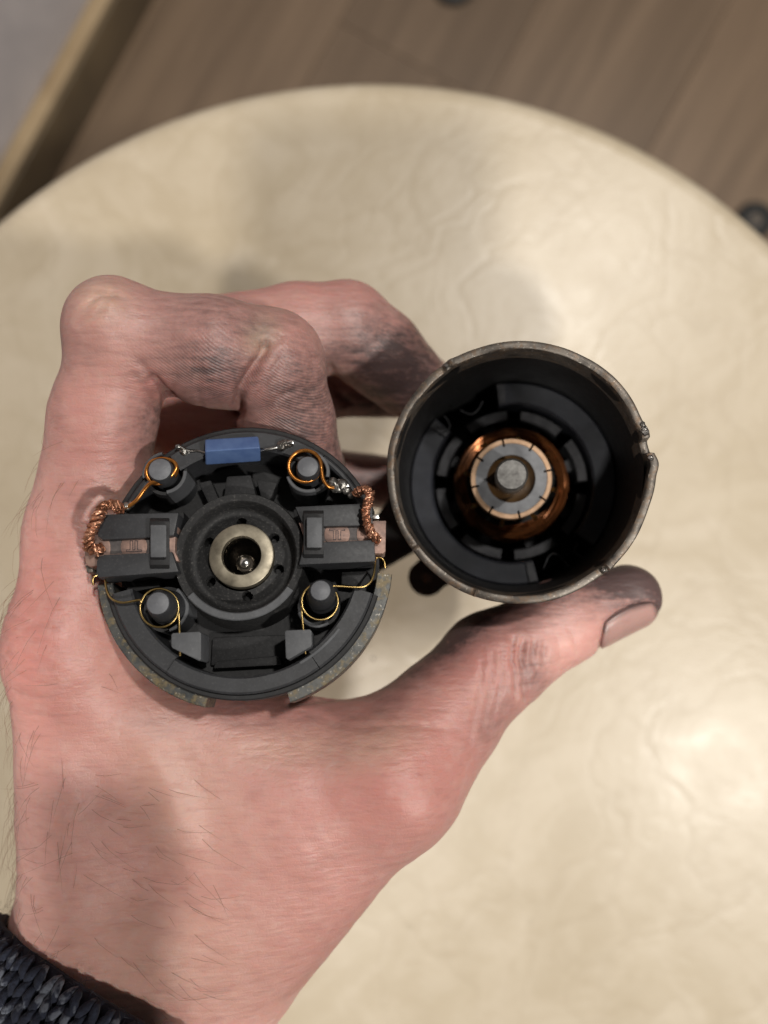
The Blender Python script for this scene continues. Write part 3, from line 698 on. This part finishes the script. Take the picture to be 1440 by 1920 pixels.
bulge(330, 1530, 40, 150, 1.2, 0, 132, -20); bulge(180, 1500, 70, 160, -1.3, 0, 135, -8)
bulge(790, 1520, 70, 70, .8, 0, 140); bulge(630, 1640, 110, 50, -.8, 0, 140, -40)
bulge(1000, 1275, 40, 40, .35, 0, 150); bulge(560, 1470, 120, 60, .7)
bulge(95, 1370, 60, 40, -.8, 0, 135)
# thumb nail bed
ta = nrm(P(1177, 1120, 143)-P(1050, 1167, 141)); tb = P(1177, 1120, 143)
nn0 = V(.36, -.66, .68); nn0 = nrm(nn0-ta*np.dot(nn0, ta)); ns = np.cross(ta, nn0)
def nail_pts(l, a):
    c = tb+ta*l[:, None]; dr = nn0*np.cos(a)[:, None]+ns*np.sin(a)[:, None]; lo_ = np.full(len(l), .5); hi_ = np.full(len(l), 14.0)
    for _ in range(22):
        m = (lo_+hi_)/2; ins = sdf(c+dr*m[:, None]) < 0; lo_ = np.where(ins, m, lo_); hi_ = np.where(ins, hi_, m)
    return c+dr*lo_[:, None], dr
# nail outline as angle/length ellipse
q = HV-tb; ql = q@ta; qa = np.arctan2(q@ns, q@nn0); 
ne = (np.abs((ql+3.2)/6.4)**2.6+np.abs(qa/.78)**2.6)
nearn = (np.abs(ql) < 14) & (np.linalg.norm(q, axis=1) < 14)
disp -= np.where(nearn, .55*np.exp(-((ne-1.0)/.28)**2), 0); disp -= np.where(nearn & (ne < 1), .35, 0)
# tendons / fine unevenness
def vnoise(Q, sc, seed):
    r = np.random.default_rng(seed); o = 0
    for _ in range(10):
        k = r.normal(size=3)*sc; o = o+np.sin(Q@k+r.uniform(0, 6.28))
    return o/10
disp += .18*vnoise(HV, .35, 1)+.10*vnoise(HV, .9, 2)
HV2 = HV+HN*disp[:, None]
# ---- grease with painted finger shade, redness and pale areas as vertex data
def blob_mask(lst):
    o = np.zeros(len(HV))
    for (x, y, rx, ry, s, an, d0, d1) in lst:
        c, sn = math.cos(math.radians(an)), math.sin(math.radians(an)); u = (X-x)*c+(Y-y)*sn; v = -(X-x)*sn+(Y-y)*c
        o = np.maximum(o, s*np.exp(-((u/rx/1.15)**2+(v/ry/1.15)**2)**1.1)*((D > d0) & (D < d1)))
    return o
grime_shade = blob_mask([(1185, 1080, 120, 62, 1.5, 10, 0, 400), (1238, 1125, 42, 60, 1.3, 0, 0, 400), (1050, 1110, 140, 50, .75, -20, 0, 400), (860, 1175, 130, 40, 1.4, -35, 0, 400), (760, 1262, 90, 26, .75, -22, 0, 400),
                   (1000, 1255, 30, 55, .6, 0, 0, 400), (930, 1345, 30, 60, .35, 40, 0, 400),
                   (560, 780, 95, 140, .95, 0, 0, 142), (420, 610, 170, 70, .6, 5, 0, 132), (640, 830, 50, 90, .9, 0, 0, 146), (400, 700, 120, 80, .85, 10, 0, 132), (330, 640, 110, 60, .35, 0, 0, 132), (330, 810, 90, 90, .85, 0, 0, 132), (470, 560, 150, 30, .4, 8, 0, 132),
                   (260, 600, 60, 40, .3, 0, 0, 132), (740, 690, 120, 90, 1.2, 40, 134, 400), (650, 650, 70, 70, .8, 0, 136, 400), (680, 760, 120, 60, .9, 0, 150, 400), (700, 900, 120, 90, .9, 0, 165, 400),  # last two: shade on the curled ring and little fingers, put into colour
                   (250, 960, 90, 110, .4, 0, 0, 135), (300, 1340, 60, 40, .25, 0, 0, 400), (720, 1310, 40, 30, .35, 0, 0, 400), (480, 1330, 160, 40, .4, 0, 0, 400), (180, 640, 50, 60, .2, 0, 0, 400)])
red = blob_mask([(50, 1190, 90, 150, .9, 0, 0, 400), (300, 735, 45, 28, 1.0, 50, 0, 128), (110, 1310, 80, 80, .5, 0, 0, 400), (560, 1330, 260, 70, .6, 0, 0, 400), (760, 1440, 170, 120, .75, -40, 0, 400), (450, 700, 70, 60, .5, 0, 0, 128), (200, 830, 90, 110, .35, 0, 0, 400), (880, 1240, 100, 60, .7, -35, 0, 400), (520, 540, 200, 60, .5, 0, 136, 400), (650, 1700, 200, 150, .35, 0, 0, 400), (620, 1520, 160, 120, .4, 0, 0, 400)])
pale = blob_mask([(488, 630, 26, 36, 1.0, 30, 0, 128), (190, 560, 45, 40, .7, 0, 0, 128), (330, 1470, 90, 160, .35, -20, 0, 400), (560, 1400, 160, 40, .4, 0, 0, 400), (290, 1800, 200, 120, .3, 0, 0, 400), (700, 1400, 80, 40, .5, -20, 0, 400), (250, 950, 60, 40, .4, 0, 0, 400)])
ridge = blob_mask([(560, 790, 100, 130, 1, 0, 0, 142), (390, 710, 110, 70, .9, 0, 0, 132), (740, 680, 90, 80, .6, 0, 134, 400)])
def add_attr(me, name, data): a = me.attributes.new(name, 'FLOAT', 'POINT'); a.data.foreach_set('value', data.astype(np.float32))

def skin():
    g = N('hand_skin'); o = g.tc.outputs['Object']
    red_, pale_, gr_, rid = g.attr('red'), g.attr('pale'), g.attr('grime_shade'), g.attr('ridge')
    blot = g.noise(70, 5, .6); fine = g.noise(420, 4, .6); big = g.noise(26, 3)
    c = g.mix(g.ramp(blot, .3, .72), (.57, .295, .26), (.63, .36, .315))
    c = g.mix(g.math('MULTIPLY', g.ramp(big, .4, .7), .35), c, (.52, .27, .225))
    c = g.mix(g.math('MULTIPLY', red_, g.math('ADD', .35, g.math('MULTIPLY', blot, .5))), c, (.56, .20, .175))
    c = g.mix(g.math('MULTIPLY', pale_, .7), c, (.60, .46, .34))
    # creases (cells) and pores
    v1 = g.ramp(g.voro(1250), 0, .14)
    def streak(rot, sc):
        mp = g.n('ShaderNodeMapping'); g.t.links.new(o, mp.inputs['Vector']); mp.inputs['Rotation'].default_value = (0, 0, rot); mp.inputs['Scale'].default_value = (.2, 1, .5)
        return g.noise(sc, 2, .6, mp.outputs['Vector'])
    lines = g.math('ADD', streak(-.3, 1000), streak(.75, 800))
    c = g.mix(g.math('MULTIPLY', g.ramp(lines, .72, 1.15, (1, 1, 1, 1), (0, 0, 0, 1)), .24), c, (.36, .165, .14))
    c = g.mix(g.math('MULTIPLY', g.ramp(fine, .5, .75), .3), c, (.66, .45, .40))
    wv = g.n('ShaderNodeTexWave', wave_type='BANDS', bands_direction='DIAGONAL'); g.set(wv, 'Vector', o); wv.inputs['Scale'].default_value = 900; wv.inputs['Distortion'].default_value = 5; wv.inputs['Detail'].default_value = 2; wv.inputs['Detail Scale'].default_value = .12
    # grease and painted finger shade sit in the skin lines, broken up by noise
    gn = g.noise(110, 6, .65); gf = g.math('ADD', g.math('MULTIPLY', g.math('SUBTRACT', 1.0, lines), .9), g.math('MULTIPLY', g.noise(1100, 3, .7), .9))
    m = g.math('MULTIPLY', gr_, g.math('ADD', .68, g.math('MULTIPLY', gn, .4)))
    m = g.math('ADD', m, g.math('MULTIPLY', gr_, g.math('MULTIPLY', g.math('SUBTRACT', gf, .5), .9)))
    m = g.math('ADD', m, g.math('MULTIPLY', g.math('MULTIPLY', gr_, rid), g.math('MULTIPLY', g.math('SUBTRACT', wv.outputs['Fac'], .5), .22)))
    cl = g.n('ShaderNodeClamp'); g.set(cl, 'Value', m); cl.inputs['Max'].default_value = .93
    c = g.mix(cl.outputs[0], c, (.075, .052, .052))
    speck = g.ramp(g.voro(190, 'F1'), .02, .035, (1, 1, 1, 1), (0, 0, 0, 1)); spm = g.ramp(g.noise(45, 2), .55, .62)
    c = g.mix(g.math('MULTIPLY', g.math('MULTIPLY', speck, spm), .75), c, (.06, .04, .04))
    h = g.math('ADD', g.math('MULTIPLY', v1, .06), g.math('ADD', g.math('MULTIPLY', lines, .6), g.math('MULTIPLY', fine, .5)))
    h = g.math('ADD', h, g.math('MULTIPLY', g.math('MULTIPLY', wv.outputs['Fac'], rid), .25))
    nb = g.bump(h, .85, 2.4e-4)
    rg = g.math('ADD', .33, g.math('MULTIPLY', fine, .25))
    g.b.inputs['Subsurface Radius'].default_value = (1.0, .35, .2); g.b.inputs['Subsurface Scale'].default_value = .0013
    return g.out(Base_Color=c, Roughness=rg, Normal=nb, Subsurface_Weight=g.math('SUBTRACT', .75, g.math('MULTIPLY', cl.outputs[0], .6)))
me = bpy.data.meshes.new('hand')
me.from_pydata([tuple(p) for p in HV2*S], [], [tuple(map(int, f)) for f in HF]); me.update()
for nm, dt in (('grime_shade', grime_shade), ('red', red), ('pale', pale), ('ridge', ridge)): add_attr(me, nm, dt)
me.polygons.foreach_set('use_smooth', np.ones(len(me.polygons), bool))
M['skin'] = skin(); me.materials.append(M['skin'])
hand = bpy.data.objects.new('hand', me); COL.objects.link(hand)
tag(hand, 'left hand smudged with dark grease, gripping the end cap and the motor can', 'hand')
sm = hand.modifiers.new('smooth', 'SMOOTH'); sm.factor = .5; sm.iterations = 1
# nail
g = N('nail'); nf = g.noise(420, 5, .65); c = g.mix(nf, (.46, .27, .235), (.32, .20, .18)); c = g.mix(g.math('MULTIPLY', g.attr('edge'), g.math('ADD', .35, g.math('MULTIPLY', g.noise(900, 4), .9))), c, (.07, .055, .055))
M['nail'] = g.out(Base_Color=c, Roughness=.32, Subsurface_Weight=.3, Normal=g.bump(g.noise(900, 2), .1, 5e-5)); g.b.inputs['Subsurface Scale'].default_value = .001
LN = AN = 16; a_, b_ = [q_.ravel() for q_ in np.meshgrid(np.linspace(-1, 1, LN+1), np.linspace(-1, 1, AN+1), indexing='ij')]
x_ = a_*np.sqrt(1-b_*b_*.36); y_ = b_*np.sqrt(1-a_*a_*.36)
p_, dr_ = nail_pts(-3.2+6.2*x_, .76*y_)
p_ = p_+dr_*(.12-.75*np.maximum(0, x_*x_+y_*y_-.75)+.08*(1-y_*y_))[:, None]
edge = np.maximum(0, (np.maximum(abs(a_), abs(b_))-.78)/.22)*np.where((b_ < -.6) | (a_ > .7) | (b_ > .6), 1, .35)
pts = [list(row) for row in p_.reshape(LN+1, AN+1, 3)]
mb = MB(); mb.grid(pts, closed_u=False)
nail = mb.build('thumbnail', M['nail'], hand, smooth=80); add_attr(nail.data, 'edge', edge); nail['label'] = 'pink thumbnail with black grease round its edge'
sol = nail.modifiers.new('thick', 'SOLIDIFY'); sol.thickness = .0005; sol.offset = -1

# hairs on the back of the hand and the wrist
mb = MB(); sel = np.nonzero((facing) & (X < 420) & (Y > 820) & (Y < 1880) & (D < 150) & (HN[:, 2] > -.2))[0]
pr = np.exp(-((X[sel]-30)/90)**2)*.5+np.where((Y[sel] > 1450) & (X[sel] < 380), .55, 0)+.02
sel = rng.choice(sel, 480, replace=False, p=pr/pr.sum())
for i in sel:
    p = HV2[i]; nn = HN[i]; t = V(-.25+rng.normal()*.35, -.55+rng.normal()*.45, .1)
    if X[i] > 150: t = V(.9+rng.normal()*.2, -.35+rng.normal()*.35, 0)
    t = nrm(t-nn*np.dot(t, nn)); L = rng.uniform(3, 9); lift = rng.uniform(.15, .5); bend = V(*rng.normal(size=3))*.25
    mb.tube([p-nn*.2, p+t*L*.3+nn*lift*L*.35, p+t*L*.65+nn*lift*L*.5+bend*L*.2, p+t*L+nn*lift*L*.5+bend*L*.5], [.022, .02, .015, .006], 4, False)
M['hair'] = simple('brown_hair', (.15, .095, .065), (.24, .15, .10), 300, (.4, .6))
mb.build('arm_hair', M['hair'], hand, kind='stuff')

# ---------------------------------------------------------------- knitted cuff
A0 = P(165, 1795, 139); A1 = P(-70, 2180, 142); ax = nrm(V(-.5, -.85, .5))
su = nrm(np.cross(ax, V(0, 0, 1))); sv = np.cross(su, ax)
def cuff_pt(t, a, off=0.0):
    c = A0+ax*t; flare = 1+.0045*t
    return c+su*((27.0*flare+off)*math.cos(a))+sv*((17.5*flare+off)*math.sin(a))
# centre it on the wrist
A0 = P(240, 1900, 116)-sv*17.5*np.sign(sv[2])
g = N('navy_wool'); wn_ = g.noise(900, 5, .7); c = g.mix(g.ramp(wn_, .4, .75), (.006, .008, .018), (.018, .022, .040))
M['wool'] = g.out(Base_Color=c, Roughness=.9, Normal=g.bump(wn_, .8, 3e-4)); g.b.inputs['Sheen Weight'].default_value = .04
g = N('wool_yarn'); mp = g.n('ShaderNodeMapping'); g.t.links.new(g.tc.outputs['Object'], mp.inputs['Vector']); f1 = g.noise(700, 4, .75); f2 = g.noise(330, 3)
c = g.mix(g.ramp(f1, .42, .7), (.005, .007, .018), (.020, .026, .048)); c = g.mix(g.math('MULTIPLY', g.ramp(f2, .56, .62), .7), c, (.15, .165, .20))
M['yarn'] = g.out(Base_Color=c, Roughness=.9, Normal=g.bump(g.noise(1500, 4), .9, 2.5e-4)); g.b.inputs['Sheen Weight'].default_value = .04
mb = MB(); rings = []
for t, off in ((1.0, -2.2), (0, -.6), (.2, .3), (1.5, .6), (6, .4), (20, .3), (60, .2)):
    rings.append([cuff_pt(t, a, off) for a in np.linspace(0, 2*math.pi, 120, endpoint=False)])
mb.grid(rings); cuff = mb.build('sweater_cuff', M['wool'], hand, smooth=80); cuff['label'] = 'dark navy chunky knit cuff flecked with grey'
mb = MB(); nst = 52
for row in range(16):
    for k in range(nst):
        for sgn in (-1, 1):
            a = 2*math.pi*(k+.5)/nst; da = 2*math.pi/nst*.27
            pts = []
            for q_ in np.linspace(0, 1, 6):
                pts.append(cuff_pt(.4+row*2.3+q_*3.4+rng.normal()*.08, a+sgn*da*(.25+1.25*q_)+rng.normal()*.003, .55+.75*math.sin(math.pi*q_)+rng.normal()*.05))
            mb.tube(pts, [.35, .62, .75, .75, .62, .35], 6)
mb.build('knit_stitches', M['yarn'], cuff, smooth=80, kind='stuff')
mb = MB()
for _ in range(2600):
    a = rng.uniform(0, 2*math.pi); t = rng.uniform(-.8, 30); p = cuff_pt(t, a, 1.0); q1 = p+V(*rng.normal(size=3))*.9; q2 = q1+V(*rng.normal(size=3))*.9+su*math.cos(a)*.5+sv*math.sin(a)*.5
    mb.tube([p, q1, q2], [.022, .02, .01], 3, False)
mb.build('wool_fuzz', M['yarn'], cuff, kind='stuff')

# ---------------------------------------------------------------- the phone that takes the picture; its shadow lies on the wrist and the seat
ph = empty('smartphone', (-24, -59, ZC+4)); tag(ph, 'dark smartphone held above the hand, casting its shadow on the wrist', 'phone')
def rrect(w, h, r):
    o = []
    for cx, cy, a in ((w-r, h-r, 0), (-w+r, h-r, 90), (-w+r, -h+r, 180), (w-r, -h+r, 270)):
        for t in np.linspace(a, a+90, 8): o.append((cx+r*math.cos(math.radians(t)), cy+r*math.sin(math.radians(t))))
    return o
mb = MB(); mb.prism(rrect(35, 71, 10), 0, 7.6); mb.build('body', simple('dark_glass', (.02, .02, .022), (.025, .025, .028), 60, (.2, .3)), ph, bevel=1.2)
mb = MB(); mb.prism(rrect(32, 68, 8), 7.6, 7.8); mb.build('screen', simple('screen_glass', (.01, .01, .012), (.012, .012, .014), 60, (.1, .15)), ph)
